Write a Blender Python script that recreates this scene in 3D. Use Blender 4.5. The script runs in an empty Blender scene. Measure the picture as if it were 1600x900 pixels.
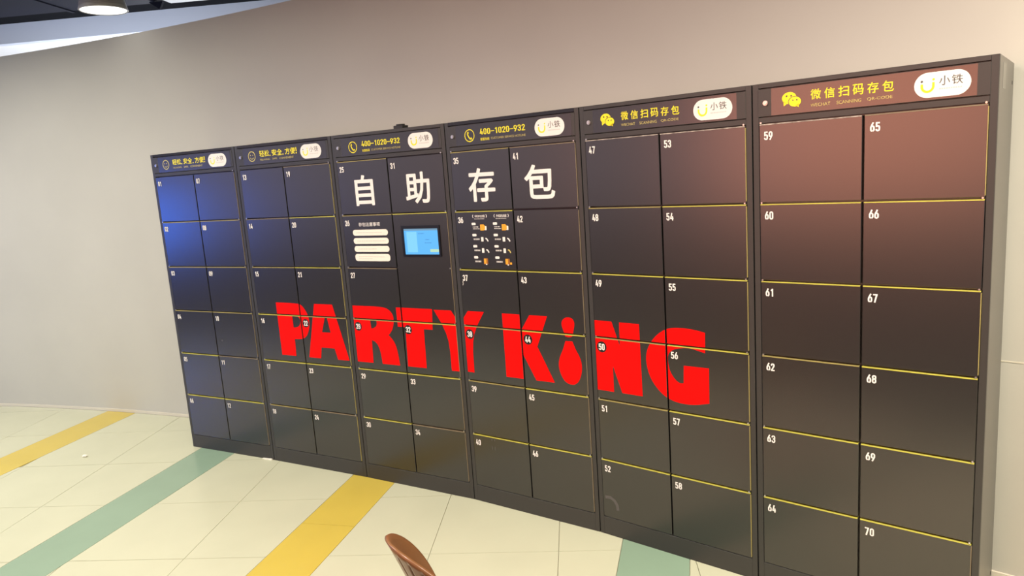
import bpy, bmesh, math, random
from mathutils import Vector, Matrix
from mathutils.geometry import tessellate_polygon

random.seed(7)
scene = bpy.context.scene
COL = scene.collection

# ------------------------------------------------------------------ camera
cam_d = bpy.data.cameras.new('camera')
cam = bpy.data.objects.new('camera', cam_d)
COL.objects.link(cam)
cam.location = (4.2197, -3.15672, 1.74599)
cam.rotation_euler = (1.404886, 0.068595, 0.471461)
cam_d.sensor_width = 36.0
cam_d.lens = 36.0 * 1126.0254 / 1600.0
cam_d.clip_start = 0.05
scene.camera = cam

# ------------------------------------------------------------------ view, world
vs = scene.view_settings
vs.view_transform = 'Standard'
vs.look = 'None'
vs.gamma = 1.0
vs.use_curve_mapping = False
vs.exposure = 0.0
scene.cycles.use_denoising = True
scene.cycles.max_bounces = 8

w = bpy.data.worlds.new('world')
scene.world = w
w.use_nodes = True
bg = w.node_tree.nodes['Background']
bg.inputs['Color'].default_value = (1.0, 0.96, 0.92, 1)
bg.inputs['Strength'].default_value = 0.38


# ------------------------------------------------------------------ lamps of the hall and added unseen ones
def area(name, loc, target, size, power, color, size_y=None, shape='DISK', spread=180):
    d = bpy.data.lights.new(name, 'AREA')
    d.shape = shape
    d.size = size
    if size_y:
        d.size_y = size_y
    d.energy = power
    d.color = color
    d.spread = math.radians(spread)
    o = bpy.data.objects.new(name, d)
    COL.objects.link(o)
    o.location = loc
    o.rotation_euler = (Vector(target) - Vector(loc)).to_track_quat('-Z', 'Y').to_euler()
    return o


WARM = (1.0, 0.935, 0.83)
for x, y, pw in ((-3.0, -2.0, 68), (-1.1, -1.55, 66), (0.9, -1.9, 56), (2.9, -2.3, 58), (4.7, -2.3, 64), (5.9, -1.5, 140)):
    area('ceiling_downlight', (x, y, 3.30), (x, y + 0.2, 0), 0.45, pw, WARM if x < 5 else (1.0, 0.86, 0.68), spread=158)
# unseen red lamp added behind the camera, for the red mirrored in the doors
area('red_reflection_light', (1.4, -6.6, 2.15), (4.0, -0.3, 1.6), 3.7, 30, (1.0, 0.33, 0.19), 2.3, 'RECTANGLE', spread=80)
# wide violet lamp added out of view, tinting the upper door reflections
area('violet_reflection_light', (-4.7, -8.5, 2.1), (2.0, 0.0, 1.4), 7.0, 30, (0.94, 0.74, 1.0), 2.3, 'RECTANGLE')
# unseen blue lamp, added for the blue mirrored in the first locker
area('blue_reflection_light', (-5.45, -3.95, 1.35), (0.2, 0.0, 1.4), 0.58, 42, (0.015, 0.16, 1.0), 0.85, 'RECTANGLE')
# unseen cool lamps added beyond the partition to brighten white ceiling and beam
area('neighbour_fill_light', (-3.4, 4.4, 1.6), (-3.4, 4.4, 3.3), 2.4, 170, (0.93, 0.95, 1.0), 1.6, 'RECTANGLE')
area('neighbour_fill_light', (-2.0, 1.0, 1.5), (-2.6, 2.2, 3.4), 1.6, 66, (0.85, 0.91, 1.0), 0.5, 'RECTANGLE')


# ------------------------------------------------------------------ materials
def srgb(r, g, b):
    def f(c):
        c /= 255.0
        return c / 12.92 if c <= 0.04045 else ((c + 0.055) / 1.055) ** 2.4
    return (f(r), f(g), f(b), 1.0)


def mat(name, col, rough=0.5, spec=0.5, metal=0.0, noise=0.0, scale=8.0, bump=0.0, emit=None, estr=0.0, rnoise=0.0, col2=None):
    m = bpy.data.materials.new(name)
    m.use_nodes = True
    nt = m.node_tree
    b = nt.nodes['Principled BSDF']
    b.inputs['Base Color'].default_value = col
    b.inputs['Roughness'].default_value = rough
    b.inputs['Specular IOR Level'].default_value = spec
    b.inputs['Metallic'].default_value = metal
    if noise or bump or rnoise or col2:
        tc = nt.nodes.new('ShaderNodeTexCoord')
        n = nt.nodes.new('ShaderNodeTexNoise')
        n.inputs['Scale'].default_value = scale
        n.inputs['Detail'].default_value = 5
        nt.links.new(tc.outputs['Object'], n.inputs['Vector'])
        if noise or col2:
            r = nt.nodes.new('ShaderNodeValToRGB')
            c2 = col2 or tuple(min(1, c * (1 - noise)) for c in col[:3]) + (1,)
            r.color_ramp.elements[0].color = c2
            r.color_ramp.elements[1].color = col
            r.color_ramp.elements[0].position = 0.3
            r.color_ramp.elements[1].position = 0.62
            nt.links.new(n.outputs['Fac'], r.inputs['Fac'])
            nt.links.new(r.outputs['Color'], b.inputs['Base Color'])
        if bump:
            bp = nt.nodes.new('ShaderNodeBump')
            bp.inputs['Strength'].default_value = bump
            bp.inputs['Distance'].default_value = 0.002
            nt.links.new(n.outputs['Fac'], bp.inputs['Height'])
            nt.links.new(bp.outputs['Normal'], b.inputs['Normal'])
        if rnoise:
            mr = nt.nodes.new('ShaderNodeMapRange')
            mr.inputs['To Min'].default_value = rough - rnoise
            mr.inputs['To Max'].default_value = rough + rnoise
            nt.links.new(n.outputs['Fac'], mr.inputs['Value'])
            nt.links.new(mr.outputs['Result'], b.inputs['Roughness'])
    if emit:
        b.inputs['Emission Color'].default_value = emit
        b.inputs['Emission Strength'].default_value = estr
    return m


M = dict(
    wall=mat('beige_wall_paint', (0.525, 0.515, 0.46, 1), 0.6, 0.35, noise=0.05, scale=1.6),
    floor=mat('floor_bed', srgb(150, 146, 122), 0.7),
    unseen_floor=mat('dark_unseen_floor', (0.035, 0.03, 0.03, 1), 0.9, 0.2, noise=0.3, scale=30),
    tile=mat('cream_floor_tile', (0.55, 0.557, 0.405, 1), 0.22, 0.45, noise=0.05, scale=2.2, rnoise=0.05),
    yellow_tile=mat('yellow_floor_tile', (0.57, 0.44, 0.075, 1), 0.24, 0.45, noise=0.06, scale=3),
    teal_tile=mat('sage_green_floor_tile', (0.25, 0.36, 0.26, 1), 0.24, 0.45, noise=0.06, scale=3),
    skirting=mat('pale_skirting', (0.66, 0.62, 0.52, 1), 0.4),
    ceiling=mat('black_open_ceiling', (0.006, 0.006, 0.008, 1), 0.9, 0.1),
    bulkhead=mat('grey_blue_beam_paint', (0.60, 0.64, 0.76, 1), 0.7),
    white=mat('white_wall_paint', (0.85, 0.85, 0.88, 1), 0.7),
    duct=mat('navy_grey_duct_paint', (0.009, 0.010, 0.02, 1), 0.6, 0.15, noise=0.3, scale=2),
    pale_duct=mat('bright_duct_wrap', (0.36, 0.36, 0.38, 1), 0.45),
    frame=mat('charcoal_powder_coat', (0.028, 0.027, 0.025, 1), 0.46, 0.6),
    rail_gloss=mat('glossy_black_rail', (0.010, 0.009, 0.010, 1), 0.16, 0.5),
    carcass=mat('grey_carcass_sheen', (0.085, 0.080, 0.070, 1), 0.36, 0.8),  # grazing sheen of the last cabinet side, put into a lighter base colour
    door=mat('black_door_laminate', (0.017, 0.0155, 0.015, 1), 0.27, 1.0),
    film=mat('black_header_film', (0.015, 0.014, 0.0135, 1), 0.25, 1.0),
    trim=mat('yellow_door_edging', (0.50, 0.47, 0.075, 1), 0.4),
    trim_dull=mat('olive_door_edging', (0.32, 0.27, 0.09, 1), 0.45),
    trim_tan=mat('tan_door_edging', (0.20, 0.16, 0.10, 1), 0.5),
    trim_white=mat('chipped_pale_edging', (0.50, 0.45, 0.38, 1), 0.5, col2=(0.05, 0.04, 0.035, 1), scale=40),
    steel=mat('brushed_steel', (0.62, 0.61, 0.60, 1), 0.3, metal=0.9),
    decal_white=mat('white_vinyl', (0.80, 0.77, 0.73, 1), 0.5, 0.4),
    decal_red=mat('red_vinyl', (0.80, 0.002, 0.0015, 1), 0.55, 0.1),
    decal_yellow=mat('yellow_vinyl', (0.86, 0.74, 0.03, 1), 0.5, 0.3),
    decal_straw=mat('straw_vinyl', (0.55, 0.46, 0.14, 1), 0.5, 0.3),
    decal_black=mat('black_vinyl', (0.008, 0.008, 0.008, 1), 0.4, 0.4),
    decal_grey=mat('grey_vinyl', (0.10, 0.095, 0.09, 1), 0.5, 0.3),
    decal_palegrey=mat('pale_grey_vinyl', (0.55, 0.53, 0.50, 1), 0.5, 0.3),
    decal_cream=mat('cream_vinyl', (0.84, 0.78, 0.68, 1), 0.5, 0.4),
    decal_orange=mat('orange_vinyl', (0.80, 0.36, 0.03, 1), 0.5, 0.3),
    decal_brown=mat('brown_vinyl', (0.30, 0.11, 0.02, 1), 0.5, 0.3),
    bezel=mat('screen_bezel_plastic', (0.006, 0.007, 0.012, 1), 0.25),
    screen=mat('blue_screen_glow', (0.02, 0.02, 0.02, 1), 0.3, emit=srgb(92, 188, 255), estr=1.0),
    screen_card=mat('pale_blue_screen_card', (0.02, 0.02, 0.02, 1), 0.3, emit=srgb(130, 214, 255), estr=1.0),
    screen_bar=mat('slate_screen_bar', (0.02, 0.02, 0.02, 1), 0.3, emit=srgb(108, 150, 178), estr=1.0),
    screen_button=mat('pale_screen_button', (0.02, 0.02, 0.02, 1), 0.3, emit=srgb(190, 228, 196), estr=1.0),
    screen_text=mat('dark_blue_screen_text', (0.02, 0.02, 0.02, 1), 0.3, emit=srgb(62, 140, 205), estr=1.0),
    smudge=mat('pale_scuff', (0.085, 0.08, 0.075, 1), 0.7),
    hole=mat('dark_hole', (0.004, 0.004, 0.004, 1), 0.8),
    shade=mat('grey_lamp_housing', (0.42, 0.42, 0.42, 1), 0.45, noise=0.1, scale=5),
    lamp=mat('lamp_glow', (0.9, 0.9, 0.9, 1), 0.5, emit=(1.0, 0.99, 0.97, 1), estr=1.8),
    chair=mat('caramel_chair_plastic', (0.19, 0.083, 0.032, 1), 0.30, 0.5, noise=0.12, scale=6),
    wood=mat('beech_leg_wood', (0.42, 0.26, 0.13, 1), 0.5, noise=0.2, scale=14),
    rubber=mat('black_plastic', (0.015, 0.014, 0.014, 1), 0.5),
    paper=mat('crumpled_white_paper', (0.80, 0.77, 0.66, 1), 0.8),
    label=mat('clear_label_film', (0.16, 0.155, 0.14, 1), 0.35),
)


# ------------------------------------------------------------------ mesh helpers
def link(name, me, m, parent=None, loc=None):
    o = bpy.data.objects.new(name, me)
    COL.objects.link(o)
    if m is not None and not me.materials:
        me.materials.append(m)
    if parent:
        o.parent = parent
    if loc:
        o.location = loc
    return o


def obj(name, bm, m, parent=None, loc=None, smooth=False):
    me = bpy.data.meshes.new(name)
    bmesh.ops.recalc_face_normals(bm, faces=bm.faces)
    bm.to_mesh(me)
    bm.free()
    if smooth:
        for p in me.polygons:
            p.use_smooth = True
    return link(name, me, m, parent, loc)


def empty(name, loc, rz, label, cat, group=None):
    o = bpy.data.objects.new(name, None)
    COL.objects.link(o)
    o.empty_display_size = 0.2
    o.location = loc
    o.rotation_euler = (0, 0, rz)
    tag(o, label, cat, group)
    return o


def tag(o, label=None, cat=None, group=None, kind=None):
    if label: o['label'] = label
    if cat: o['category'] = cat
    if group: o['group'] = group
    if kind: o['kind'] = kind
    return o


def add_box(bm, x0, x1, y0, y1, z0, z1, bevel=0.0):
    r = bmesh.ops.create_cube(bm, size=1.0)
    for v in r['verts']:
        v.co = Vector(((x0 + x1) / 2 + v.co.x * (x1 - x0), (y0 + y1) / 2 + v.co.y * (y1 - y0), (z0 + z1) / 2 + v.co.z * (z1 - z0)))
    if bevel:
        es = list({e for v in r['verts'] for e in v.link_edges})
        bmesh.ops.bevel(bm, geom=es, offset=bevel, segments=1, affect='EDGES', profile=0.5)


def add_cyl(bm, c, axis, r, h, n=20, r2=None):
    q = Vector((0, 0, 1)).rotation_difference(Vector(axis)).to_matrix().to_4x4()
    mtx = Matrix.Translation(Vector(c)) @ q @ Matrix.Translation((0, 0, h / 2))
    bmesh.ops.create_cone(bm, cap_ends=True, segments=n, radius1=r, radius2=r if r2 is None else r2, depth=h, matrix=mtx)


def poly_prism(bm, pts, z0, z1):
    """a flat polygon (x, y) with thickness from z0 to z1"""
    a = [bm.verts.new((x, y, z0)) for x, y in pts]
    b = [bm.verts.new((x, y, z1)) for x, y in pts]
    bm.faces.new(b)
    bm.faces.new(a[::-1])
    n = len(pts)
    for i in range(n):
        bm.faces.new((a[i], a[(i + 1) % n], b[(i + 1) % n], b[i]))


def clip_half(pts, n, d):
    """keep n.p <= d"""
    out = []
    for i in range(len(pts)):
        a, b = pts[i], pts[(i + 1) % len(pts)]
        da, db = a[0] * n[0] + a[1] * n[1] - d, b[0] * n[0] + b[1] * n[1] - d
        if da <= 0:
            out.append(a)
        if (da < 0 < db) or (db < 0 < da):
            t = da / (da - db)
            out.append((a[0] + t * (b[0] - a[0]), a[1] + t * (b[1] - a[1])))
    return out


def parea(p):
    return 0.5 * abs(sum(p[i][0] * p[(i + 1) % len(p)][1] - p[(i + 1) % len(p)][0] * p[i][1] for i in range(len(p)))) if len(p) > 2 else 0


def clip_rect(pts, r):
    for n, d in (((-1, 0), -r[0]), ((1, 0), r[1]), ((0, -1), -r[2]), ((0, 1), r[3])):
        pts = clip_half(pts, n, d)
        if len(pts) < 3:
            return []
    return pts


def flat_poly(bm, pts, y):
    """a flat sticker outline (u, v) standing in the plane y, facing -y"""
    bm.faces.new([bm.verts.new((u, y, v)) for u, v in pts])


def flat_rect(bm, u0, u1, v0, v1, y):
    flat_poly(bm, [(u0, v0), (u1, v0), (u1, v1), (u0, v1)], y)


def rounded(u0, u1, v0, v1, r, n=8):
    pts = []
    for cx, cy, a0 in ((u1 - r, v0 + r, -90), (u1 - r, v1 - r, 0), (u0 + r, v1 - r, 90), (u0 + r, v0 + r, 180)):
        for k in range(n + 1):
            a = math.radians(a0 + 90 * k / n)
            pts.append((cx + r * math.cos(a), cy + r * math.sin(a)))
    return pts


def ellipse(cx, cy, rx, ry, n=28):
    return [(cx + rx * math.cos(2 * math.pi * k / n), cy + ry * math.sin(2 * math.pi * k / n)) for k in range(n)]


def flat_ring(bm, cx, cy, r0, r1, y, a0=0, a1=360, n=36):
    """an annulus (or an arc of one)"""
    full = abs(a1 - a0) >= 360
    N = n if full else n + 1
    A = []
    for k in range(N):
        a = math.radians(a0 + (a1 - a0) * k / n)
        A.append((bm.verts.new((cx + r0 * math.cos(a), y, cy + r0 * math.sin(a))), bm.verts.new((cx + r1 * math.cos(a), y, cy + r1 * math.sin(a)))))
    for k in range(n):
        p, q = A[k], A[(k + 1) % N]
        bm.faces.new((p[0], q[0], q[1], p[1]))


def stroke(bm, pts, wd, y):
    """a flat line of width wd along pts"""
    L, R = [], []
    for i, (x, z) in enumerate(pts):
        a = pts[max(0, i - 1)]
        b = pts[min(len(pts) - 1, i + 1)]
        dx, dz = b[0] - a[0], b[1] - a[1]
        l = math.hypot(dx, dz) or 1
        nx, nz = -dz / l * wd / 2, dx / l * wd / 2
        L.append(bm.verts.new((x + nx, y, z + nz)))
        R.append(bm.verts.new((x - nx, y, z - nz)))
    for i in range(len(pts) - 1):
        bm.faces.new((R[i], R[i + 1], L[i + 1], L[i]))


TXT = {}


def glyphs(s):
    """outline text as (verts, faces) with its box, from the built-in typeface"""
    if s not in TXT:
        c = bpy.data.curves.new('text', 'FONT')
        c.body = s
        c.size = 1.0
        c.resolution_u = 3
        o = bpy.data.objects.new('text', c)
        COL.objects.link(o)
        dg = bpy.context.evaluated_depsgraph_get()
        me = bpy.data.meshes.new_from_object(o.evaluated_get(dg))
        vs_ = [(v.co.x, v.co.y) for v in me.vertices]
        fs = [tuple(p.vertices) for p in me.polygons]
        bpy.data.objects.remove(o)
        bpy.data.curves.remove(c)
        bpy.data.meshes.remove(me)
        xs = [v[0] for v in vs_]
        ys = [v[1] for v in vs_]
        TXT[s] = (vs_, fs, min(xs), max(xs), min(ys), max(ys))
    return TXT[s]


def add_text(bm, s, u0, u1, v0, v1, y, bold=0.0):
    """text filling a box; bold thickens every stroke by that share of the height"""
    vs_, fs, x0, x1, y0, y1 = glyphs(s)
    b = bold * (v1 - v0)
    u0, u1, v0, v1 = u0 + b, u1 - b, v0 + b, v1 - b
    sh = [(0, 0)] if b == 0 else [(b * math.cos(k * math.pi / 4), b * math.sin(k * math.pi / 4)) for k in range(8)] + [(0, 0)]
    for n, (dx, dz) in enumerate(sh):
        V = [bm.verts.new((u0 + dx + (x - x0) / (x1 - x0) * (u1 - u0), y - n * 2e-6, v0 + dz + (z - y0) / (y1 - y0) * (v1 - v0))) for x, z in vs_]
        for f in fs:
            try:
                bm.faces.new([V[i] for i in f])
            except ValueError:
                pass


def arc(cx, cy, rx, ry, a0, a1, n=7):
    return [(cx + rx * math.cos(math.radians(a0 + (a1 - a0) * k / n)), cy + ry * math.sin(math.radians(a0 + (a1 - a0) * k / n))) for k in range(n + 1)]


# condensed bold figures: centre lines in a box 1 wide and 2.2 high, line width 0.36
_A, _B, _T = 0.18, 0.82, 2.02


def loop(y0, y1, r=0.32):
    p = arc(_B - r, y1 - r, r, r, 0, 90) + arc(_A + r, y1 - r, r, r, 90, 180) + arc(_A + r, y0 + r, r, r, 180, 270) + arc(_B - r, y0 + r, r, r, 270, 360)
    return p + [p[0], p[1]]


FIG = {
    '0': [loop(0.18, _T)],
    '1': [[(0.62, 0), (0.62, 2.2)], [(0.62, 2.0), (0.22, 1.62)]],
    '2': [[(_A, 1.50)] + arc(0.5, _T - 0.32, 0.32, 0.32, 180, 0, 10) + [(_B, 1.42), (_A + 0.04, 0.25)], [(0.0, 0.18), (1.0, 0.18)]],
    '3': [[(_A, 1.55)] + arc(0.5, _T - 0.32, 0.32, 0.32, 180, 0, 10) + arc(0.5, 1.45, 0.32, 0.32, 0, -80, 5), [(0.38, 1.15), (0.58, 1.15)],
          arc(0.5, 0.84, 0.32, 0.32, 80, 0, 5) + arc(0.5, 0.50, 0.32, 0.32, 0, -180, 10) + [(_A, 0.66)]],
    '4': [[(0.56, 2.2), (0.17, 0.62)], [(0.0, 0.58), (1.0, 0.58)], [(0.72, 0), (0.72, 1.25)]],
    '5': [[(0.92, _T), (0.08, _T)], [(0.24, 2.1), (0.22, 1.02)], [(0.20, 1.14)] + arc(0.5, 0.98, 0.32, 0.32, 130, 0, 8) + arc(0.5, 0.50, 0.32, 0.32, 0, -180, 10) + [(_A, 0.62)]],
    '6': [loop(0.18, 1.32), [(_A, 0.80), (_A + 0.06, 1.20), (0.68, 2.2)]],
    '7': [[(0.0, _T), (1.0, _T)], [(_B, 2.05), (0.36, 0)]],
    '8': [loop(0.18, 1.16), loop(1.16, _T)],
    '9': [loop(0.88, _T), [(_B, 1.40), (_B - 0.06, 1.00), (0.32, 0)]],
    '-': [[(-0.05, 1.0), (1.05, 1.0)]],
}


def add_figure(bm, ch, u, v, wd, ht, y, wt=0.18):
    sx, sz = wd, ht / 2.2
    for n, line in enumerate(FIG[ch]):
        stroke2(bm, [(u + x * sx, v + z * sz) for x, z in line], wt * sx, wt * sz, y - n * 2e-6)


def stroke2(bm, pts, hx, hz, y):
    """a flat line with mitred corners, half widths hx across and hz up"""
    L, R = [], []
    n = len(pts)
    for i in range(n):
        def nrm(a, b):
            dx, dz = (b[0] - a[0]) / hx, (b[1] - a[1]) / hz
            l = math.hypot(dx, dz) or 1
            return (-dz / l, dx / l)
        ns = []
        if i > 0: ns.append(nrm(pts[i - 1], pts[i]))
        if i < n - 1: ns.append(nrm(pts[i], pts[i + 1]))
        mx = sum(q[0] for q in ns) / len(ns)
        mz = sum(q[1] for q in ns) / len(ns)
        l2 = max(0.45, mx * mx + mz * mz)
        mx, mz = mx / l2, mz / l2
        L.append(bm.verts.new((pts[i][0] + mx * hx, y, pts[i][1] + mz * hz)))
        R.append(bm.verts.new((pts[i][0] - mx * hx, y, pts[i][1] - mz * hz)))
    for i in range(n - 1):
        bm.faces.new((R[i], R[i + 1], L[i + 1], L[i]))


def flat_obj(name, bm, m, parent, loc=None):
    """sticker meshes: make every face look at -y"""
    me = bpy.data.meshes.new(name)
    bm.normal_update()
    for f in bm.faces:
        if f.normal.y > 0:
            f.normal_flip()
    bm.to_mesh(me)
    bm.free()
    return link(name, me, m, parent, loc)


# ------------------------------------------------------------------ the setting
CX, CY, RW = 0.6637, -15.7673, 16.2511        # the partition bows: arc centre and radius
WALL_H = 2.872


def arc_pt(x, r=RW):
    return (x, CY + math.sqrt(r * r - (x - CX) ** 2))


def arc_by_angle(a, r=RW):
    return (CX + r * math.sin(a), CY + r * math.cos(a))


A0, A1, NA = -0.40, 0.36, 120
bm = bmesh.new()
prev = None
for k in range(NA + 1):
    a = A0 + (A1 - A0) * k / NA
    i_, o_ = arc_by_angle(a), arc_by_angle(a, RW + 0.12)
    q = [bm.verts.new((*i_, 0)), bm.verts.new((*o_, 0)), bm.verts.new((*o_, WALL_H)), bm.verts.new((*i_, WALL_H))]
    if prev:
        for j in range(4):
            bm.faces.new((prev[j], prev[(j + 1) % 4], q[(j + 1) % 4], q[j]))
    else:
        bm.faces.new(q)
    prev = q
bm.faces.new(prev[::-1])
wall = obj('wall_back', bm, M['wall'])
tag(wall, 'bowed beige painted partition wall behind the lockers', kind='structure')


def arc_strip(name, a0, a1, r_in, r_out, z0, z1, m, parent=None, n=60):
    bm = bmesh.new()
    prev = None
    for k in range(n + 1):
        a = a0 + (a1 - a0) * k / n
        i_, o_ = arc_by_angle(a, r_in), arc_by_angle(a, r_out)
        q = [bm.verts.new((*i_, z0)), bm.verts.new((*o_, z0)), bm.verts.new((*o_, z1)), bm.verts.new((*i_, z1))]
        if prev:
            for j in range(4):
                bm.faces.new((prev[j], prev[(j + 1) % 4], q[(j + 1) % 4], q[j]))
        else:
            bm.faces.new(q)
        prev = q
    bm.faces.new(prev[::-1])
    return obj(name, bm, m, parent)


tag(arc_strip('baseboard_back', A0, -0.0405, RW - 0.008, RW - 0.0005, 0.0, 0.022, M['skirting']),
    'thin pale skirting at the foot of the bowed wall', kind='structure')
tag(arc_strip('baseboard_right', 0.2440, A1, RW - 0.010, RW - 0.0005, 0.0, 0.05, M['skirting']),
    'pale skirting right of the last locker', kind='structure')
for z in (0.904,):
    arc_strip('panel_seam', 0.2440, A1, RW - 0.0015, RW + 0.001, z - 0.0025, z + 0.0025, M['skirting'], wall)

# floor: square tiles on a grid turned 22 degrees, coloured strips let in across them
bm = bmesh.new()
add_box(bm, -12, 12, -12, 8, -0.10, -0.004)
floor = obj('floor', bm, M['floor'])
bm = bmesh.new()
add_box(bm, -12, 12, -12, -2.45, -0.0038, -0.0005)  # dark sheet added out of view, darkens the middle door reflections
tag(obj('floor', bm, M['unseen_floor']), 'unseen dark floor where the tiles end, added to darken the door reflections', kind='structure')
tag(floor, 'tiled floor bed', kind='structure')
TH = math.radians(22.3)
E1 = (math.cos(TH), math.sin(TH))
E2 = (-math.sin(TH), math.cos(TH))
PS = math.radians(-76.95)
SU = (math.cos(PS), math.sin(PS))                  # along a strip
SN = (-SU[1], SU[0])                               # across the strips
S_OFF = [(-1.325, -1.025), (0.080, 0.386), (1.375, 1.676), (3.031, 3.336)]
S_COL = ['yellow_tile', 'teal_tile', 'yellow_tile', 'teal_tile']
S_JOINT = [(2.4, 1.7), (2.4, 1.7), (0.6, 0.93), (2.4, 1.7)]      # piece length, one joint
GAP = 0.0028
chord = [arc_by_angle(A0 + (A1 - A0) * k / 40, RW - 0.009) for k in range(41)]
WALLHP = []
for k in range(40):
    (xa, ya), (xb, yb) = chord[k], chord[k + 1]
    n = (-(yb - ya), xb - xa)
    l = math.hypot(*n)
    n = (n[0] / l, n[1] / l)
    WALLHP.append((n, n[0] * xa + n[1] * ya))


def in_room(p):
    for n, d in WALLHP:
        if any(q[0] * n[0] + q[1] * n[1] > d for q in p):
            p = clip_half(p, n, d)
            if len(p) < 3:
                return []
    return p


def inset(p, g):
    """shrink a convex polygon by g"""
    cx = sum(q[0] for q in p) / len(p)
    cy = sum(q[1] for q in p) / len(p)
    hp = []
    for i in range(len(p)):
        a, b = p[i], p[(i + 1) % len(p)]
        n = (b[1] - a[1], -(b[0] - a[0]))
        l = math.hypot(*n)
        if l < 1e-6:
            continue
        n = (n[0] / l, n[1] / l)
        if n[0] * (cx - a[0]) + n[1] * (cy - a[1]) > 0:
            n = (-n[0], -n[1])
        hp.append((n, n[0] * a[0] + n[1] * a[1] - g))
    for n, d in hp:
        p = clip_half(p, n, d)
        if len(p) < 3:
            return []
    return p


def lay_tile(name, p, m):
    p = in_room(clip_half(p, (0, -1), 2.45))
    if parea(p) < 0.002:
        return
    p = inset(p, GAP / 2)
    if parea(p) < 0.002:
        return
    cl = []
    for q in p:
        if not cl or math.hypot(q[0] - cl[-1][0], q[1] - cl[-1][1]) > 1e-4:
            cl.append(q)
    if math.hypot(cl[0][0] - cl[-1][0], cl[0][1] - cl[-1][1]) < 1e-4:
        cl.pop()
    bm = bmesh.new()
    poly_prism(bm, cl, -0.010, random.uniform(-0.0003, 0.0003))
    obj(name, bm, m, floor)


bands = [(-99, S_OFF[0][0])] + [(S_OFF[k][1], S_OFF[k + 1][0]) for k in range(3)] + [(S_OFF[3][1], 99)]
T0, TT = -0.455, 0.6008       # joints across E1
N0, NN = -0.867, 0.6          # joints across E2
for a in range(-10, 13):
    for b in range(-7, 5):
        s0, n0 = T0 + a * TT, N0 + b * NN
        q = [(s * E1[0] + n * E2[0], s * E1[1] + n * E2[1]) for s, n in ((s0, n0), (s0 + TT, n0), (s0 + TT, n0 + NN), (s0, n0 + NN))]
        mx = sum(p[0] for p in q) / 4
        my = sum(p[1] for p in q) / 4
        if not (-4.6 < mx < 6.2 and -4.4 < my < 1.2):
            continue
        for lo, hi in bands:
            p = clip_half(clip_half(q, (-SN[0], -SN[1]), -lo), SN, hi)
            if len(p) > 2:
                lay_tile('tile', p, M['tile'])
for (lo, hi), c, j in zip(S_OFF, S_COL, S_JOINT):
    j, m0 = j[0], j[1] - 6 * j[0] if j[0] < 1 else j[1] - 2 * j[0]
    for k in range(14):
        ma, mb = m0 + k * j, m0 + (k + 1) * j
        if mb > 5.2:
            break
        p = [(n * SN[0] + m_ * SU[0], n * SN[1] + m_ * SU[1]) for n, m_ in ((lo, ma), (hi, ma), (hi, mb), (lo, mb))]
        lay_tile('strip_tile', p, M[c])

# ceiling, beam and the white wall of the next room, all square to the tile grid
BN = (-0.383, 0.924)
BT = (0.924, 0.383)


def grid_box(name, t0, t1, n0, n1, z0, z1, m, parent=None, bevel=0):
    bm = bmesh.new()
    add_box(bm, t0, t1, n0, n1, z0, z1, bevel)
    R = Matrix(((BT[0], BN[0], 0), (BT[1], BN[1], 0), (0, 0, 1))).to_4x4()
    bmesh.ops.transform(bm, matrix=R, verts=bm.verts)
    return obj(name, bm, m, parent)


tag(grid_box('ceiling', -9, 9, -9, 6, 3.485, 3.60, M['ceiling']), 'black painted open ceiling', kind='structure')
tag(grid_box('trim_1', -8, 6, 2.5336, 2.62, 3.30, 3.485, M['bulkhead']), 'grey blue beam under the black ceiling', kind='structure')
tag(grid_box('ceiling', -8, 6, 2.6205, 7.0, 3.30, 3.36, M['white']), 'white lowered ceiling of the room beyond the partition', kind='structure')
tag(grid_box('wall_far', -8, 6, 7.0, 7.1, 0, 3.36, M['white']), 'white wall of the room beyond the partition', kind='structure')

d = grid_box('ceiling_duct', -4.2, -0.88, 1.25, 1.955, 3.40, 3.484, M['duct'], bevel=0.01)
tag(d, 'dark navy grey duct running under the black ceiling above the wall', 'duct')
for t in (-3.4, -2.55, -1.7):
    grid_box('flange', t, t + 0.03, 1.235, 1.97, 3.388, 3.484, M['duct'], d)
bm = bmesh.new()
bm_pts = [(-0.93, 3.40), (-0.80, 3.40), (-0.84, 3.335)]
a_ = [bm.verts.new((t * BT[0] + 1.90 * BN[0], t * BT[1] + 1.90 * BN[1], z)) for t, z in bm_pts]
b_ = [bm.verts.new((t * BT[0] + 1.93 * BN[0], t * BT[1] + 1.93 * BN[1], z)) for t, z in bm_pts]
bm.faces.new(a_)
bm.faces.new(b_[::-1])
for i in range(3):
    bm.faces.new((a_[i], a_[(i + 1) % 3], b_[(i + 1) % 3], b_[i]))
obj('hanger_bracket', bm, M['duct'], d)
d2 = grid_box('ceiling_duct', -0.80, 0.35, 1.45, 2.03, 3.405, 3.484, M['pale_duct'], bevel=0.01)
tag(d2, 'short pale wrapped duct under the ceiling, at the end of the dark duct', 'duct')

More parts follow.
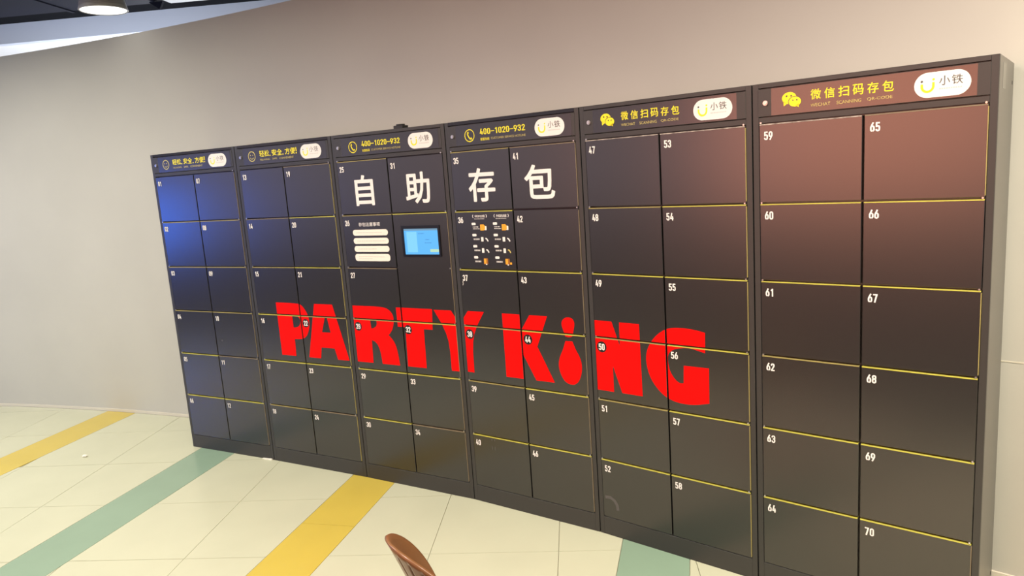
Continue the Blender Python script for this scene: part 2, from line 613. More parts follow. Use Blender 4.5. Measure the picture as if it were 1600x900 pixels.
# ------------------------------------------------------------------ lockers
W, H, D = 0.75648, 1.98265, 0.45
ROW, VB, ML, MR = 0.292016, 0.088888, 0.02237, 0.02166
VT = VB + 6 * ROW
PLACE = [(0.0, 0.0, 0.0), (0.7611, 0.0, -0.02361), (1.522, -0.018, -0.05344),
         (2.282, -0.0586, -0.13375), (3.0363, -0.1601, -0.20469), (3.7815, -0.3148, -0.20552)]
LABEL = [
    'black locker cabinet 01 to 12, farthest left, its top doors mirroring blue light',
    'black locker cabinet 13 to 24, with red letters P A on its doors',
    'black locker cabinet 25 to 34 with a blue touch screen in its right column',
    'black locker cabinet 35 to 46 with a red bowling pin on door 44',
    'black locker cabinet 47 to 58 with red letters N G across its doors',
    'black locker cabinet 59 to 70, nearest and rightmost, its plain top doors glowing reddish',
]
YD = -0.002                       # door faces stand 2 mm proud
LET = [
 (2, [(0.188,1.039),(0.372,1.039),(0.404,1.023),(0.431,0.988),(0.444,0.954),(0.443,0.909),(0.432,0.873),(0.411,0.84),(0.376,0.82),(0.31,0.817),(0.306,0.712),(0.189,0.712)], [(0.311,0.962),(0.35,0.962),(0.371,0.947),(0.374,0.927),(0.364,0.904),(0.342,0.891),(0.311,0.889)]),
 (2, [(0.498,1.039),(0.637,1.039),(0.725,0.711),(0.638,0.711),(0.62,0.777),(0.518,0.777),(0.506,0.711),(0.412,0.711)], [(0.573,0.968),(0.585,0.968),(0.603,0.871),(0.536,0.871)]),
 (3, [(0.029,1.039),(0.236,1.04),(0.287,1.03),(0.32,0.998),(0.319,0.952),(0.303,0.91),(0.274,0.881),(0.309,0.848),(0.326,0.798),(0.335,0.712),(0.21,0.712),(0.206,0.764),(0.196,0.81),(0.172,0.839),(0.148,0.844),(0.143,0.712),(0.026,0.712)], [(0.149,0.968),(0.18,0.968),(0.196,0.957),(0.197,0.94),(0.186,0.921),(0.153,0.911)]),
 (3, [(0.343,1.04),(0.587,1.04),(0.579,0.928),(0.521,0.928),(0.517,0.712),(0.391,0.712),(0.397,0.932),(0.345,0.932)], None),
 (3, [(0.597,1.037),(0.708,1.037),(0.757,0.968),(0.776,0.924),(0.765,0.712),(0.682,0.712),(0.682,0.899)], None),
 (4, [(0.056,1.041),(0.158,1.041),(0.07,0.909),(0.068,0.716),(-0.016,0.716),(-0.026,0.898),(-0.004,0.968)], None),
 (4, [(0.27,1.041),(0.376,1.041),(0.378,0.962),(0.432,1.042),(0.532,1.042),(0.467,0.889),(0.554,0.719),(0.449,0.718),(0.381,0.842),(0.377,0.717),(0.271,0.717)], None),
 (4, [(0.646,1.045),(0.667,1.042),(0.679,1.027),(0.679,1.007),(0.673,0.984),(0.665,0.955),(0.648,0.949),(0.627,0.952),(0.618,0.98),(0.609,1.006),(0.612,1.025),(0.627,1.04)], None),
 (4, [(0.626,0.93),(0.663,0.931),(0.679,0.893),(0.702,0.853),(0.708,0.815),(0.703,0.776),(0.687,0.739),(0.664,0.721),(0.634,0.72),(0.608,0.734),(0.589,0.767),(0.58,0.809),(0.59,0.85),(0.61,0.886)], None),
 (5, [(0.015,1.041),(0.114,1.041),(0.152,0.933),(0.153,1.041),(0.252,1.041),(0.256,0.716),(0.154,0.716),(0.111,0.838),(0.111,0.715),(0.016,0.715)], None),
 (5, [(0.554,1.03),(0.514,1.038),(0.457,1.042),(0.407,1.039),(0.369,1.027),(0.323,0.991),(0.29,0.942),(0.279,0.898),(0.283,0.855),(0.296,0.81),(0.322,0.77),(0.358,0.736),(0.403,0.716),(0.461,0.711),(0.512,0.717),(0.565,0.731),(0.567,0.882),(0.456,0.88),(0.453,0.803),(0.435,0.8),(0.41,0.818),(0.389,0.854),(0.383,0.896),(0.386,0.924),(0.407,0.944),(0.44,0.954),(0.483,0.959),(0.518,0.952),(0.552,0.944)], None),
]


def soften(p, it=2, lim=48):
    """round the gentle corners of an outline, keep the sharp ones"""
    for _ in range(it):
        out = []
        n = len(p)
        for i in range(n):
            a, b, c = p[i - 1], p[i], p[(i + 1) % n]
            v1, v2 = Vector((b[0] - a[0], b[1] - a[1])), Vector((c[0] - b[0], c[1] - b[1]))
            ang = math.degrees(v1.angle(v2)) if v1.length > 1e-6 and v2.length > 1e-6 else 0
            if 3 < ang < lim:
                out.append(tuple(Vector(b).lerp(Vector(a), 0.25)))
                out.append(tuple(Vector(b).lerp(Vector(c), 0.25)))
            else:
                out.append(b)
        p = out
    return p


LET_TRI = {i: [] for i in range(1, 7)}
for ci, outer, hole in LET:
    loops = [soften(outer)] + ([soften(hole)] if hole else [])
    flat = [Vector((x, y, 0)) for lp in loops for x, y in lp]
    tris = []
    for t in tessellate_polygon([[Vector((x, y, 0)) for x, y in lp] for lp in loops]):
        tris.append([(flat[k].x, flat[k].y) for k in t])
    LET_TRI[ci].append(tris)

RED_DISC = {22, 28, 32, 38, 44, 50}
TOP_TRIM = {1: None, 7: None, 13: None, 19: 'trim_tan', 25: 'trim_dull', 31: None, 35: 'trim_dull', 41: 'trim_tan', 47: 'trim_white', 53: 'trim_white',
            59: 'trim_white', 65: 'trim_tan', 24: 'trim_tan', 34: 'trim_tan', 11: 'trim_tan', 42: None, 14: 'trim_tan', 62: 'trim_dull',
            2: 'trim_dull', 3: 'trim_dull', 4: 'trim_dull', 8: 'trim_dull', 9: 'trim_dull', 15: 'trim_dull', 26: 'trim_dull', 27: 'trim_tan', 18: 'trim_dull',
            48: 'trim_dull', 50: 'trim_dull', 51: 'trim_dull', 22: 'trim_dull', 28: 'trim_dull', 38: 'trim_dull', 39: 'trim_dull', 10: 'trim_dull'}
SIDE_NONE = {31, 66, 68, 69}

GC = 0.0035                        # half of the gap between the door columns
UL = (ML + 0.002, W / 2 - GC)
UR = (W / 2 + GC, W - MR - 0.002)
DG = 0.0035


def door_mesh(u0, u1, h):
    bm = bmesh.new()
    add_box(bm, 0, u1 - u0, YD, 0.017, 0, h, 0.0012)
    bmesh.ops.recalc_face_normals(bm, faces=bm.faces)
    me = bpy.data.meshes.new('door')
    bm.to_mesh(me)
    bm.free()
    me.materials.append(M['door'])
    return me


def box_mesh(name, x0, x1, y0, y1, z0, z1, m):
    bm = bmesh.new()
    add_box(bm, x0, x1, y0, y1, z0, z1)
    me = bpy.data.meshes.new(name)
    bm.to_mesh(me)
    bm.free()
    me.materials.append(m)
    return me


DOOR_ME = [door_mesh(*UL, ROW - 2 * DG), door_mesh(*UR, ROW - 2 * DG)]
PANEL_ME = door_mesh(*UR, 2 * ROW - 2 * DG)
TRIM_ME = {}


def trim_me(key, colname, dims):
    k = (key, colname)
    if k not in TRIM_ME:
        TRIM_ME[k] = box_mesh('edge_trim', *dims, M[colname])
    return TRIM_ME[k]


def number_decal(n, door):
    s = '%02d' % n
    bm = bmesh.new()
    hh = 0.0305
    u0, v1 = 0.0175, ROW - 2 * DG - 0.0265
    if n in RED_DISC:
        dk = bmesh.new()
        flat_poly(dk, ellipse(u0 + 0.0155, v1 - hh / 2, 0.0255, 0.0255), YD - 0.0010)
        flat_obj('number_disc', dk, M['decal_black'], door)
    for k, ch in enumerate(s):
        add_figure(bm, ch, u0 + k * 0.0168, v1 - hh, 0.0146, hh, YD - 0.0014)
    flat_obj('number', bm, M['decal_white'], door)


def text_part(name, s, u0, u1, v0, v1, y, m, parent, bold=0.0):
    bm = bmesh.new()
    add_text(bm, s, u0, u1, v0, v1, y, bold)
    return flat_obj(name, bm, M[m], parent)


def spaced(name, chars, us, wd, v0, v1, y, m, parent, bold):
    bm = bmesh.new()
    for ch, u in zip(chars, us):
        add_text(bm, ch, u, u + wd, v0, v1, y, bold)
    return flat_obj(name, bm, M[m], parent)


def header(kind, root):
    bm = bmesh.new()
    add_box(bm, 0.0205, W - 0.0205, -0.002, 0.015, 1.8645, 1.9635, 0.0012)
    hp = obj('header_panel', bm, M['frame'], root)
    bm = bmesh.new()
    flat_rect(bm, 0.069, 0.701 if kind == 3 else 0.72, 1.8665, 1.9615, -0.0024)
    flat_obj('header_film', bm, M['film'], hp)
    bm = bmesh.new()
    add_cyl(bm, (0.0485, -0.0015, 1.9125), (0, -1, 0), 0.0088, 0.006, 18)
    add_cyl(bm, (0.0485, -0.0070, 1.9125), (0, -1, 0), 0.0070, 0.003, 18, 0.006)
    obj('lock', bm, M['steel'], hp)
    y1, y2, y3 = -0.0028, -0.0032, -0.0036
    # badge: white pill, yellow smile, two dots, name
    bm = bmesh.new()
    flat_poly(bm, rounded(0.5285, 0.685, 1.8735, 1.9515, 0.0389, 12), y1)
    flat_obj('logo_badge', bm, M['decal_white'], hp)
    bm = bmesh.new()
    cu, cv = 0.5665, 1.9105
    flat_ring(bm, cu, cv - 0.002, 0.0128, 0.0195, y2, 180, 360, 24)
    flat_rect(bm, cu - 0.0195, cu - 0.0128, cv - 0.002, cv + 0.006, y2)
    flat_rect(bm, cu + 0.0128, cu + 0.0195, cv - 0.002, cv + 0.010, y2)
    flat_poly(bm, ellipse(cu + 0.0162, cv + 0.0185, 0.0036, 0.0036, 14), y2)
    flat_obj('logo_mark', bm, M['decal_yellow'], hp)
    bm = bmesh.new()
    flat_poly(bm, ellipse(cu - 0.0165, cv + 0.0145, 0.0036, 0.0036, 14), y2)
    flat_obj('logo_dot', bm, M['decal_grey'], hp)
    spaced('logo_lettering', '小铁', (0.5985, 0.6330), 0.030, 1.9080, 1.9370, y2, 'decal_grey', hp, 0.002)
    bm = bmesh.new()
    for k in range(10):
        flat_rect(bm, 0.5990 + k * 0.0064, 0.5990 + k * 0.0064 + 0.0042, 1.8960, 1.9000, y2)
    flat_obj('logo_small_print', bm, M['decal_palegrey'], hp)
    if kind == 3:                                   # chat bubbles
        bm = bmesh.new()
        flat_poly(bm, ellipse(0.1330, 1.9215, 0.0255, 0.0205, 28), y1)
        flat_poly(bm, [(0.113, 1.913), (0.126, 1.902), (0.114, 1.8945)], y1)
        flat_obj('chat_bubble', bm, M['decal_yellow'], hp)
        bm = bmesh.new()
        flat_poly(bm, ellipse(0.1525, 1.9075, 0.0232, 0.0188, 28), y2)
        flat_obj('bubble_outline', bm, M['film'], hp)
        bm = bmesh.new()
        flat_poly(bm, ellipse(0.1530, 1.9070, 0.0215, 0.0172, 28), y3)
        flat_poly(bm, [(0.155, 1.893), (0.168, 1.900), (0.1665, 1.8865)], y3)
        flat_obj('chat_bubble', bm, M['decal_yellow'], hp)
        bm = bmesh.new()
        for u, v, r in ((0.1245, 1.9285, 0.0031), (0.1405, 1.9285, 0.0031), (0.1460, 1.9125, 0.0026), (0.1600, 1.9125, 0.0026)):
            flat_poly(bm, ellipse(u, v, r, r, 12), y3 - 0.0003)
        flat_obj('bubble_eyes', bm, M['film'], hp)
        spaced('lettering', '微信扫码存包', [0.2065 + k * 0.0457 for k in range(6)], 0.0345, 1.9072, 1.9425, y1, 'decal_yellow', hp, 0.012)
        bm = bmesh.new()
        for s, a, b in (('WECHAT', 0.2065, 0.272), ('SCANNING', 0.2925, 0.3705), ('QR-CODE', 0.3890, 0.4655)):
            add_text(bm, s, a, b, 1.8830, 1.8940, y1, 0.0)
        flat_obj('small_lettering', bm, M['decal_straw'], hp)
    elif kind == 2:                                 # handset in a ring
        bm = bmesh.new()
        flat_ring(bm, 0.1535, 1.9105, 0.0262, 0.0302, y1)
        flat_obj('ring_icon', bm, M['decal_yellow'], hp)
        bm = bmesh.new()
        stroke(bm, [(0.1435, 1.9260), (0.1425, 1.9160), (0.1480, 1.9045), (0.1560, 1.8955), (0.1650, 1.8930)], 0.0062, y1)
        flat_poly(bm, ellipse(0.1455, 1.9235, 0.0046, 0.0064, 14), y1)
        flat_poly(bm, ellipse(0.1625, 1.8965, 0.0064, 0.0046, 14), y1)
        flat_obj('handset_icon', bm, M['decal_yellow'], hp)
        bm = bmesh.new()
        for k, ch in enumerate('400-1020-932'):
            add_figure(bm, ch, 0.2165 + k * 0.0219, 1.9090, 0.0192, 0.0285, y1, 0.145)
        flat_obj('lettering', bm, M['decal_yellow'], hp)
        text_part('small_lettering', '客服热线', 0.2175, 0.2705, 1.8815, 1.8950, y1, 'decal_yellow', hp, 0.008)
        text_part('small_lettering', 'CUSTOMER SERVICE HOTLINE', 0.2810, 0.4775, 1.8840, 1.8935, y1, 'decal_straw', hp, 0.0)
    else:                                           # smiling face in a ring
        bm = bmesh.new()
        flat_ring(bm, 0.1413, 1.9132, 0.0255, 0.0302, y1)
        flat_obj('ring_icon', bm, M['decal_straw'], hp)
        bm = bmesh.new()
        flat_ring(bm, 0.1413, 1.9125, 0.0125, 0.0158, y1, 205, 335, 16)
        flat_poly(bm, ellipse(0.1320, 1.9200, 0.0030, 0.0038, 12), y1)
        flat_poly(bm, ellipse(0.1506, 1.9200, 0.0030, 0.0038, 12), y1)
        flat_obj('smile_icon', bm, M['decal_straw'], hp)
        y = y1
        bm = bmesh.new()
        for ch, u in zip('轻松安全方便', (0.2050, 0.2455, 0.3060, 0.3480, 0.4100, 0.4515)):
            add_text(bm, ch, u, u + 0.0385, 1.9070, 1.9425, y, 0.014)
        for u in (0.2880, 0.3910):
            flat_rect(bm, u, u + 0.0065, 1.9075, 1.9140, y)
        flat_rect(bm, 0.4945, 0.5010, 1.9200, 1.9420, y)
        flat_rect(bm, 0.4945, 0.5010, 1.9075, 1.9140, y)
        flat_obj('lettering', bm, M['decal_yellow'], hp)
        bm = bmesh.new()
        for s, a, b in (('RELAXING,', 0.2075, 0.2880), ('SAFE,', 0.3060, 0.3460), ('CONVENIENT', 0.3640, 0.4740)):
            add_text(bm, s, a, b, 1.8840, 1.8950, y, 0.0)
        flat_obj('small_lettering', bm, M['decal_straw'], hp)
    return hp


def notice_bars(bm, rows, y):
    """print too small to read: short broken strokes"""
    for u0, u1, v, h in rows:
        u = u0
        while u < u1:
            l = random.uniform(0.004, 0.011)
            flat_rect(bm, u, min(u + l, u1), v - h / 2, v + h / 2, y)
            u += l + random.uniform(0.0012, 0.003)


def rules_notice(door, du, dv):
    """heading and four cream bars on door 26"""
    y1, y2 = YD - 0.0004, YD - 0.0008
    text_part('notice_heading', '存包注意事项', 0.138 - du, 0.289 - du, 1.4845 - dv, 1.5060 - dv, y1, 'decal_white', door, 0.008)
    for vc, h in ((1.4503, 0.0325), (1.4045, 0.0330), (1.3605, 0.0325), (1.3130, 0.0400)):
        bm = bmesh.new()
        flat_poly(bm, rounded(0.0905 - du, 0.3391 - du, vc - h / 2 - dv, vc + h / 2 - dv, 0.0160, 8), y1)
        flat_obj('notice_bar', bm, M['decal_cream'], door)
    bm = bmesh.new()
    notice_bars(bm, [(0.117 - du, 0.300 - du, 1.4503 - dv, 0.0035), (0.117 - du, 0.317 - du, 1.4045 - dv, 0.0035), (0.117 - du, 0.250 - du, 1.3605 - dv, 0.0035),
                     (0.117 - du, 0.300 - du, 1.3180 - dv, 0.0030), (0.117 - du, 0.215 - du, 1.3065 - dv, 0.0030)], y2)
    flat_obj('notice_print', bm, M['decal_palegrey'], door)


def steps_notice(door, du, dv):
    """two columns of four pictured steps on door 36"""
    y1, y2 = YD - 0.0004, YD - 0.0008
    wht, org, brn, small, grn = (bmesh.new() for _ in range(5))
    for c, (dx, head) in enumerate(((0.0, '手机存包流程'), (0.1305, '手机取包流程'))):
        X = dx - du
        add_text(wht, head, 0.1465 + X, 0.2080 + X, 1.5150 - dv, 1.5280 - dv, y1, 0.012)
        for s, u in ((1, 0.1330), (-1, 0.2205)):
            stroke(wht, [(u + s * 0.0045 + X, 1.5290 - dv), (u + X, 1.5215 - dv), (u + s * 0.0045 + X, 1.5140 - dv)], 0.0028, y1)
        notice_bars(small, [(0.144 + X, 0.206 + X, 1.5085 - dv, 0.0028)], y1)
        for k, v in enumerate((1.4840, 1.4288, 1.3733, 1.3180)):
            flat_poly(wht, rounded(0.1240 + X, 0.1495 + X, v - 0.0062 - dv, v + 0.0062 - dv, 0.0045, 4), y1)
            if k == 0:
                notice_bars(small, [(0.131 + X, 0.166 + X, v - 0.0150 - dv, 0.005), (0.131 + X, 0.172 + X, v - 0.0240 - dv, 0.005)], y1)
                flat_poly(org, rounded(0.1760 + X, 0.2000 + X, v - 0.0330 - dv, v - 0.0030 - dv, 0.003, 3), y1)
                flat_poly(wht, rounded(0.2010 + X, 0.2145 + X, v - 0.0310 - dv, v - 0.0110 - dv, 0.003, 3), y1)
                flat_poly(org, rounded(0.1900 + X, 0.2055 + X, v - 0.0280 - dv, v - 0.0080 - dv, 0.003, 3), y2)
            elif k in (1, 2):
                notice_bars(small, [(0.130 + X, 0.167 + X, v - 0.0205 - dv, 0.0075)], y1)
                flat_poly(wht, rounded(0.1765 + X, 0.1910 + X, v - 0.0320 - dv, v - 0.0100 - dv, 0.002, 3), y1)
                tb = grn if (c == 1 and k == 2) else wht
                stroke(tb, [(0.2035 + X, v - 0.0160 - dv), (0.2110 + X, v - 0.0190 - dv), (0.2190 + X, v - 0.0310 - dv)], 0.0068, y1)
            else:
                notice_bars(small, [(0.130 + X, 0.167 + X, v - 0.0205 - dv, 0.0075)], y1)
                flat_poly(brn, rounded(0.1830 + X, 0.2090 + X, v - 0.0340 - dv, v - 0.0040 - dv, 0.003, 3), y1)
                flat_poly(org, rounded(0.1850 + X, 0.1990 + X, v - 0.0310 - dv, v - 0.0060 - dv, 0.002, 3), y2)
                flat_poly(wht, ellipse(0.1990 + X, v - 0.0345 - dv, 0.0045, 0.0035, 12), y2)
                if c == 1:
                    flat_poly(org, rounded(0.2100 + X, 0.2215 + X, v - 0.0330 - dv, v - 0.0220 - dv, 0.002, 3), y1)
    flat_obj('notice_white_print', wht, M['decal_white'], door)
    flat_obj('notice_orange_print', org, M['decal_orange'], door)
    flat_obj('notice_brown_print', brn, M['decal_brown'], door)
    flat_obj('notice_small_print', small, M['decal_palegrey'], door)
    flat_obj('notice_green_print', grn, M['decal_straw'], door)


def screen_unit(panel, du, dv):
    def R(bm, a, b, c, d_, y):
        flat_rect(bm, a - du, b - du, c - dv, d_ - dv, y)
    # bezel: a raised frame with the glass sunk in it
    bm = bmesh.new()
    for a, b, c, d_ in ((0.434, 0.6805, 1.466, 1.4815), (0.434, 0.6805, 1.3195, 1.331), (0.434, 0.4478, 1.331, 1.466), (0.6690, 0.6805, 1.331, 1.466)):
        add_box(bm, a - du, b - du, YD - 0.005, YD + 0.001, c - dv, d_ - dv)
    tag(obj('screen_bezel', bm, M['bezel'], panel), 'black screen bezel')
    bm = bmesh.new()
    add_box(bm, 0.4476 - du, 0.6692 - du, YD - 0.0015, YD + 0.001, 1.3308 - dv, 1.4662 - dv)
    tag(obj('display', bm, M['screen'], panel), 'lit blue display')
    y = YD - 0.0019
    bm = bmesh.new()
    R(bm, 0.4478, 0.6690, 1.4560, 1.4660, y)
    flat_obj('display_status_bar', bm, M['screen_bar'], panel)
    bm = bmesh.new()
    R(bm, 0.4640, 0.5310, 1.3420, 1.4500, y)
    flat_obj('display_card', bm, M['screen_card'], panel)
    bm = bmesh.new()
    flat_poly(bm, rounded(0.6110 - du, 0.6660 - du, 1.3430 - dv, 1.3585 - dv, 0.003, 3), y)
    flat_obj('display_button', bm, M['screen_button'], panel)
    bm = bmesh.new()
    notice_bars(bm, [(0.585 - du, 0.612 - du, 1.408 - dv, 0.004), (0.580 - du, 0.625 - du, 1.391 - dv, 0.003), (0.540 - du, 0.580 - du, 1.440 - dv, 0.003)], y)
    flat_obj('display_print', bm, M['screen_text'], panel)


for ci in range(1, 7):
    px, py, pa = PLACE[ci - 1]
    root = empty('locker_cabinet', (px, py, 0), pa, LABEL[ci - 1], 'locker', 'row of black self service lockers')
    # carcass
    bm = bmesh.new()
    add_box(bm, 0, W, 0.020, D, 0.004, H)
    body = obj('body', bm, M['carcass' if ci == 6 else 'frame'], root)
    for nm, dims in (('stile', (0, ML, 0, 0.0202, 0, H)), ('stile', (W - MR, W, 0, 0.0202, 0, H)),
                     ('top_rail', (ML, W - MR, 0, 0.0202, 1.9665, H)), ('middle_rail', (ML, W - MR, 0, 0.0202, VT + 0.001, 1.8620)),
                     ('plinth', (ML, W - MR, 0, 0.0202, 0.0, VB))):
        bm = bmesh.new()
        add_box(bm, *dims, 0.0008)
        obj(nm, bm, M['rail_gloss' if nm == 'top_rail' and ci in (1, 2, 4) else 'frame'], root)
    if ci == 6:
        bm = bmesh.new()
        add_box(bm, W - 0.0003, W + 0.0006, 0.10, 0.19, 1.885, 1.965)
        tag(obj('side_label', bm, M['label'], root), 'pale peeling film label')
        bm = bmesh.new()
        for z in (1.915, 0.075):
            add_cyl(bm, (W - 0.001, 0.40, z), (1, 0, 0), 0.007, 0.0016, 14)
        obj('side_plug', bm, M['hole'], root)
    # hinge pins at both ends of every row joint
    bm = bmesh.new()
    for k in range(1, 7):
        for u in (ML + 0.008, W - MR - 0.008):
            if k == 6 and u < 0.3 and ci < 3:
                continue
            add_cyl(bm, (u, 0.004, VB + k * ROW + 0.0015), (0, -1, 0), 0.0034, 0.0085, 8)
    tag(obj('hinge_pins', bm, M['steel'], root), kind='stuff')
    header(1 if ci < 3 else 2 if ci < 5 else 3, root)
    # doors
    first = {1: 1, 2: 13, 3: 25, 4: 35, 5: 47, 6: 59}[ci]
    for colm in (0, 1):
        k = 0
        while k < 6:
            u0, u1 = (UL, UR)[colm]
            rows = 1
            num = first + colm * 6 + k
            if ci == 3 and colm == 1:
                num = 31 if k == 0 else (None if k == 1 else 31 + k - 2)
                rows = 2 if k == 1 else 1
            v0 = VB + (6 - k - rows) * ROW + DG
            h = rows * ROW - 2 * DG
            if rows == 2:
                dr = link('screen_panel', PANEL_ME, None, root, (u0, 0, v0))
                screen_unit(dr, u0, v0)
            else:
                dr = link('door', DOOR_ME[colm], None, root, (u0, 0, v0))
            wd = u1 - u0
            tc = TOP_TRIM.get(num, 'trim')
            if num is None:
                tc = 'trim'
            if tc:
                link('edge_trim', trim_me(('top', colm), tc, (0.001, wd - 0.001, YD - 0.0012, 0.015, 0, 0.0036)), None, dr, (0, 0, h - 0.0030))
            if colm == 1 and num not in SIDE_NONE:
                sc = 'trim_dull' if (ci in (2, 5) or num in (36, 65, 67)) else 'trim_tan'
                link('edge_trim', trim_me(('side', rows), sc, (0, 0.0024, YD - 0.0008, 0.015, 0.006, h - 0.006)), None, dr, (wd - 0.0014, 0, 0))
            if num:
                number_decal(num, dr)
            # red lettering that crosses this door
            rect = (u0 + 0.001, u1 - (0.002 if colm else 0.001), v0 + 0.0005, v0 + h - 0.0032)
            for tris in LET_TRI[ci]:
                bm = bmesh.new()
                for t in tris:
                    p = clip_rect(t, rect)
                    if parea(p) > 1e-7:
                        flat_poly(bm, [(x - u0, z - v0) for x, z in p], YD - 0.0005)
                if len(bm.faces):
                    bmesh.ops.remove_doubles(bm, verts=bm.verts, dist=1e-5)
                    tag(flat_obj('red_lettering', bm, M['decal_red'], dr), 'piece of big red lettering')
                else:
                    bm.free()
            big = {25: ('自', 0.139, 0.270, 1.5960, 1.7600), 31: ('助', 0.4840, 0.6420, 1.5960, 1.7570),
                   35: ('存', 0.1240, 0.2850, 1.5920, 1.7540), 41: ('包', 0.4540, 0.6180, 1.5940, 1.7520)}.get(num)
            if big:
                text_part('lettering', big[0], big[1] - u0, big[2] - u0, big[3] - v0, big[4] - v0, YD - 0.0005, 'decal_white', dr, 0.020)
            if num == 26:
                rules_notice(dr, u0, v0)
            if num == 36:
                steps_notice(dr, u0, v0)
            if num == 37:
                bm = bmesh.new()
                stroke(bm, [(0.012, 0.205), (0.017, 0.212), (0.015, 0.222), (0.019, 0.232)], 0.0035, YD - 0.0004)
                flat_obj('scuff_mark', bm, M['decal_palegrey'], dr)
            if num == 39:
                bm = bmesh.new()
                flat_rect(bm, 0.128, 0.1305, 0.040, 0.053, YD - 0.0004)
                flat_obj('scuff_mark', bm, M['smudge'], dr)
            if num == 40:
                bm = bmesh.new()
                for u in (0.121, 0.139):
                    flat_rect(bm, u, u + 0.004, 0.266, 0.275, YD - 0.0004)
                    flat_rect(bm, u, u + 0.003, 0.216, 0.236, YD - 0.0004)
                flat_obj('scuff_mark', bm, M['smudge'], dr)
            if num == 52:
                bm = bmesh.new()
                stroke(bm, [(0.012, 0.098), (0.040, 0.102), (0.062, 0.090), (0.075, 0.070), (0.078, 0.045)], 0.016, YD - 0.0004)
                flat_obj('scuff_mark', bm, M['smudge'], dr)
            if num == 10:
                bm = bmesh.new()
                flat_poly(bm, ellipse(0.052, 0.098, 0.006, 0.006, 10), YD - 0.0004)
                flat_obj('scuff_mark', bm, M['smudge'], dr)
            k += rows

# ------------------------------------------------------------------ small things by the lockers
px, py, pa = PLACE[2]
t = empty('cable_gland', (px + 0.445 * math.cos(pa), py + 0.445 * math.sin(pa) + 0.06, H), pa,
          'small dark cable socket standing on top of the screen locker', 'socket')
bm = bmesh.new()
add_box(bm, -0.030, 0.030, -0.025, 0.025, 0, 0.018, 0.002)
obj('socket_base', bm, M['rubber'], t)
bm = bmesh.new()
add_cyl(bm, (0, 0, 0.017), (0, 0, 1), 0.023, 0.008, 20)
obj('socket_cap', bm, M['rubber'], t)

bm = bmesh.new()
vsx = [(0.662, -0.011, 0), (0.745, -0.011, 0), (0.745, -0.0012, 0), (0.662, -0.0012, 0), (0.664, -0.009, 0.004), (0.742, -0.009, 0.008), (0.742, -0.0012, 0.008), (0.664, -0.0012, 0.004)]
V = [bm.verts.new((a, b, c + 0.0004)) for a, b, c in vsx]
for f in ((3, 2, 1, 0), (4, 5, 6, 7), (0, 1, 5, 4), (1, 2, 6, 5), (2, 3, 7, 6), (3, 0, 4, 7)):
    bm.faces.new([V[i] for i in f])
tag(obj('floor_shim', bm, M['paper']), 'pale flat shim on the floor at the foot of lockers 12 and 18', 'shim')

bm = bmesh.new()
bmesh.ops.create_icosphere(bm, subdivisions=2, radius=0.016)
for v in bm.verts:
    v.co *= random.uniform(0.65, 1.15)
    v.co.z = max(0.0004, v.co.z * 0.6 + 0.007)
    v.co.x *= 1.2
tag(obj('paper_scrap', bm, M['paper'], None, (-0.607, -0.384, 0.0003)), 'tiny crumpled white scrap lying on the cream floor left of the lockers', 'litter')

# ------------------------------------------------------------------ pendant can lamp
lamp = empty('pendant_lamp', (-0.525, 0.204, 2.985), 0, 'grey conical can lamp glowing white under the black ceiling', 'lamp')
bm = bmesh.new()
prof = [(0.150, 0.000), (0.154, 0.004), (0.146, 0.030), (0.128, 0.120), (0.118, 0.200), (0.112, 0.330), (0.100, 0.345), (0.030, 0.350),
        (0.030, 0.340), (0.095, 0.335), (0.107, 0.320), (0.113, 0.200), (0.123, 0.120), (0.141, 0.030), (0.146, 0.000)]
NS = 40
rings = [[bm.verts.new((r * math.cos(2 * math.pi * k / NS), r * math.sin(2 * math.pi * k / NS), z)) for k in range(NS)] for r, z in prof]
for a, b in zip(rings, rings[1:] + rings[:1]):
    for k in range(NS):
        bm.faces.new((a[k], a[(k + 1) % NS], b[(k + 1) % NS], b[k]))
obj('lamp_shade', bm, M['shade'], lamp, smooth=True)
bm = bmesh.new()
add_cyl(bm, (0, 0, 0.004), (0, 0, 1), 0.1435, 0.006, 40, 0.1425)
tag(obj('diffuser', bm, M['lamp'], lamp), 'glowing white lamp face')
bm = bmesh.new()
add_cyl(bm, (0, 0, 0.345), (0, 0, 1), 0.016, 0.155, 12)
obj('stem', bm, M['shade'], lamp)

# ------------------------------------------------------------------ tub chair
HX, HY, HH = 3.054, -1.742, 0.979
R0, Z0, DROP, DROP2, EL, AL = 0.199, 0.779, 0.162, 0.140, 0.92, 0.939
chair = empty('tub_chair', (HX + 0.22 * math.cos(HH), HY + 0.22 * math.sin(HH), 0), HH,
              'caramel brown plastic tub chair with slotted back, standing before the lockers', 'chair')
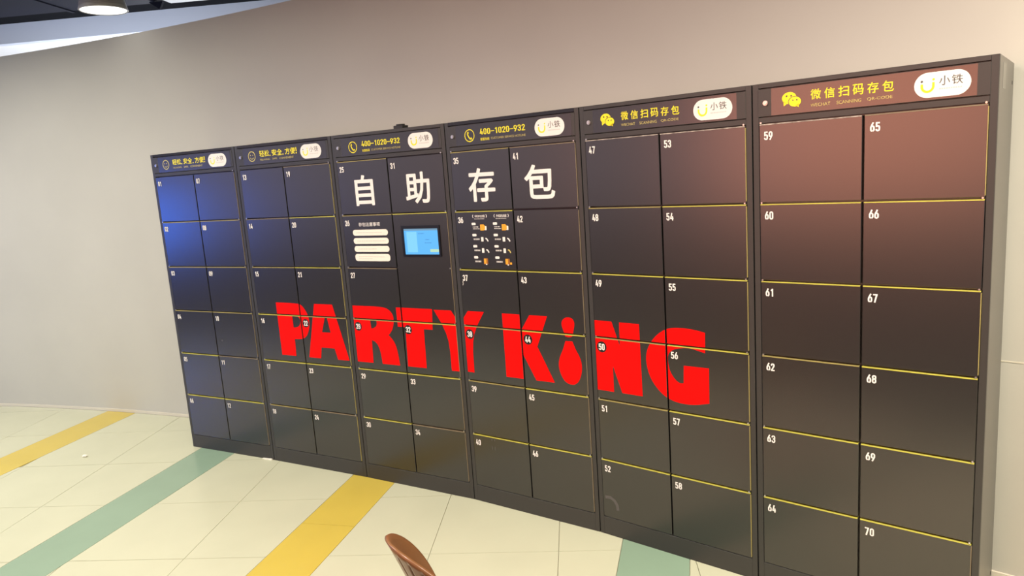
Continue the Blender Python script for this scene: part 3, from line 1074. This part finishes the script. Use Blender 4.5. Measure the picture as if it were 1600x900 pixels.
# local frame: x forward, y left, origin under the seat centre
bm = bmesh.new()
PH, NT = 116, 14
cols = []
for k in range(PH + 1):
    ph = math.radians(-116 + 232 * k / PH)
    zr = Z0 - DROP * (1 - math.cos(ph)) - DROP2 * (1 - math.cos(ph)) ** 2
    zb = 0.435
    zr = max(zr, zb + 0.035)
    row = []
    for j in range(NT + 1):
        t = j / NT
        z = zr + (zb - zr) * t
        low = (Z0 - z) / (Z0 - zb)
        r = R0 * (1 - 0.10 * low)
        shift = -0.22 + AL * R0 + 0.10 * low * max(0, math.cos(ph)) + 0.012 * low
        flare = 0.001 * math.exp(-(t / 0.05) ** 2)
        row.append(bm.verts.new((shift - AL * (r + flare) * math.cos(ph), -(r + flare) * EL * math.sin(ph), z)))
    cols.append(row)
for k in range(PH):
    deg = -116 + 232 * (k + 0.5) / PH
    slot = 6 < deg < 76 and (k % 6) == 3
    for j in range(NT):
        if slot and 1 <= j <= 9:
            continue
        bm.faces.new((cols[k][j], cols[k + 1][j], cols[k + 1][j + 1], cols[k][j + 1]))
shell = obj('back_shell', bm, M['chair'], chair, smooth=True)
md = shell.modifiers.new('thick', 'SOLIDIFY')
md.thickness = 0.009
md.offset = 0
bm = bmesh.new()
pr = [(0.0, 0.428), (0.12, 0.428), (0.185, 0.434), (0.205, 0.446), (0.205, 0.456), (0.19, 0.462), (0.12, 0.455), (0.0, 0.450)]
NS = 36
rings = []
for r, z in pr:
    if r == 0:
        rings.append([bm.verts.new((0.02, 0, z))])
    else:
        rings.append([bm.verts.new((0.02 + r * 1.05 * math.cos(2 * math.pi * k / NS), r * math.sin(2 * math.pi * k / NS), z)) for k in range(NS)])
for a, b in zip(rings, rings[1:]):
    for k in range(NS):
        k2 = (k + 1) % NS
        if len(a) == 1:
            bm.faces.new((a[0], b[k2], b[k]))
        elif len(b) == 1:
            bm.faces.new((a[k], a[k2], b[0]))
        else:
            bm.faces.new((a[k], a[k2], b[k2], b[k]))
obj('seat', bm, M['chair'], chair, smooth=True)
for sx in (-1, 1):
    for sy in (-1, 1):
        bm = bmesh.new()
        top, bot = Vector((0.02 + sx * 0.12, sy * 0.12, 0.430)), Vector((0.02 + sx * 0.19, sy * 0.19, 0.0006))
        ax = bot - top
        add_cyl(bm, top, ax.normalized(), 0.017, ax.length - 0.004, 12, 0.011)
        obj('leg', bm, M['wood'], chair, smooth=True)
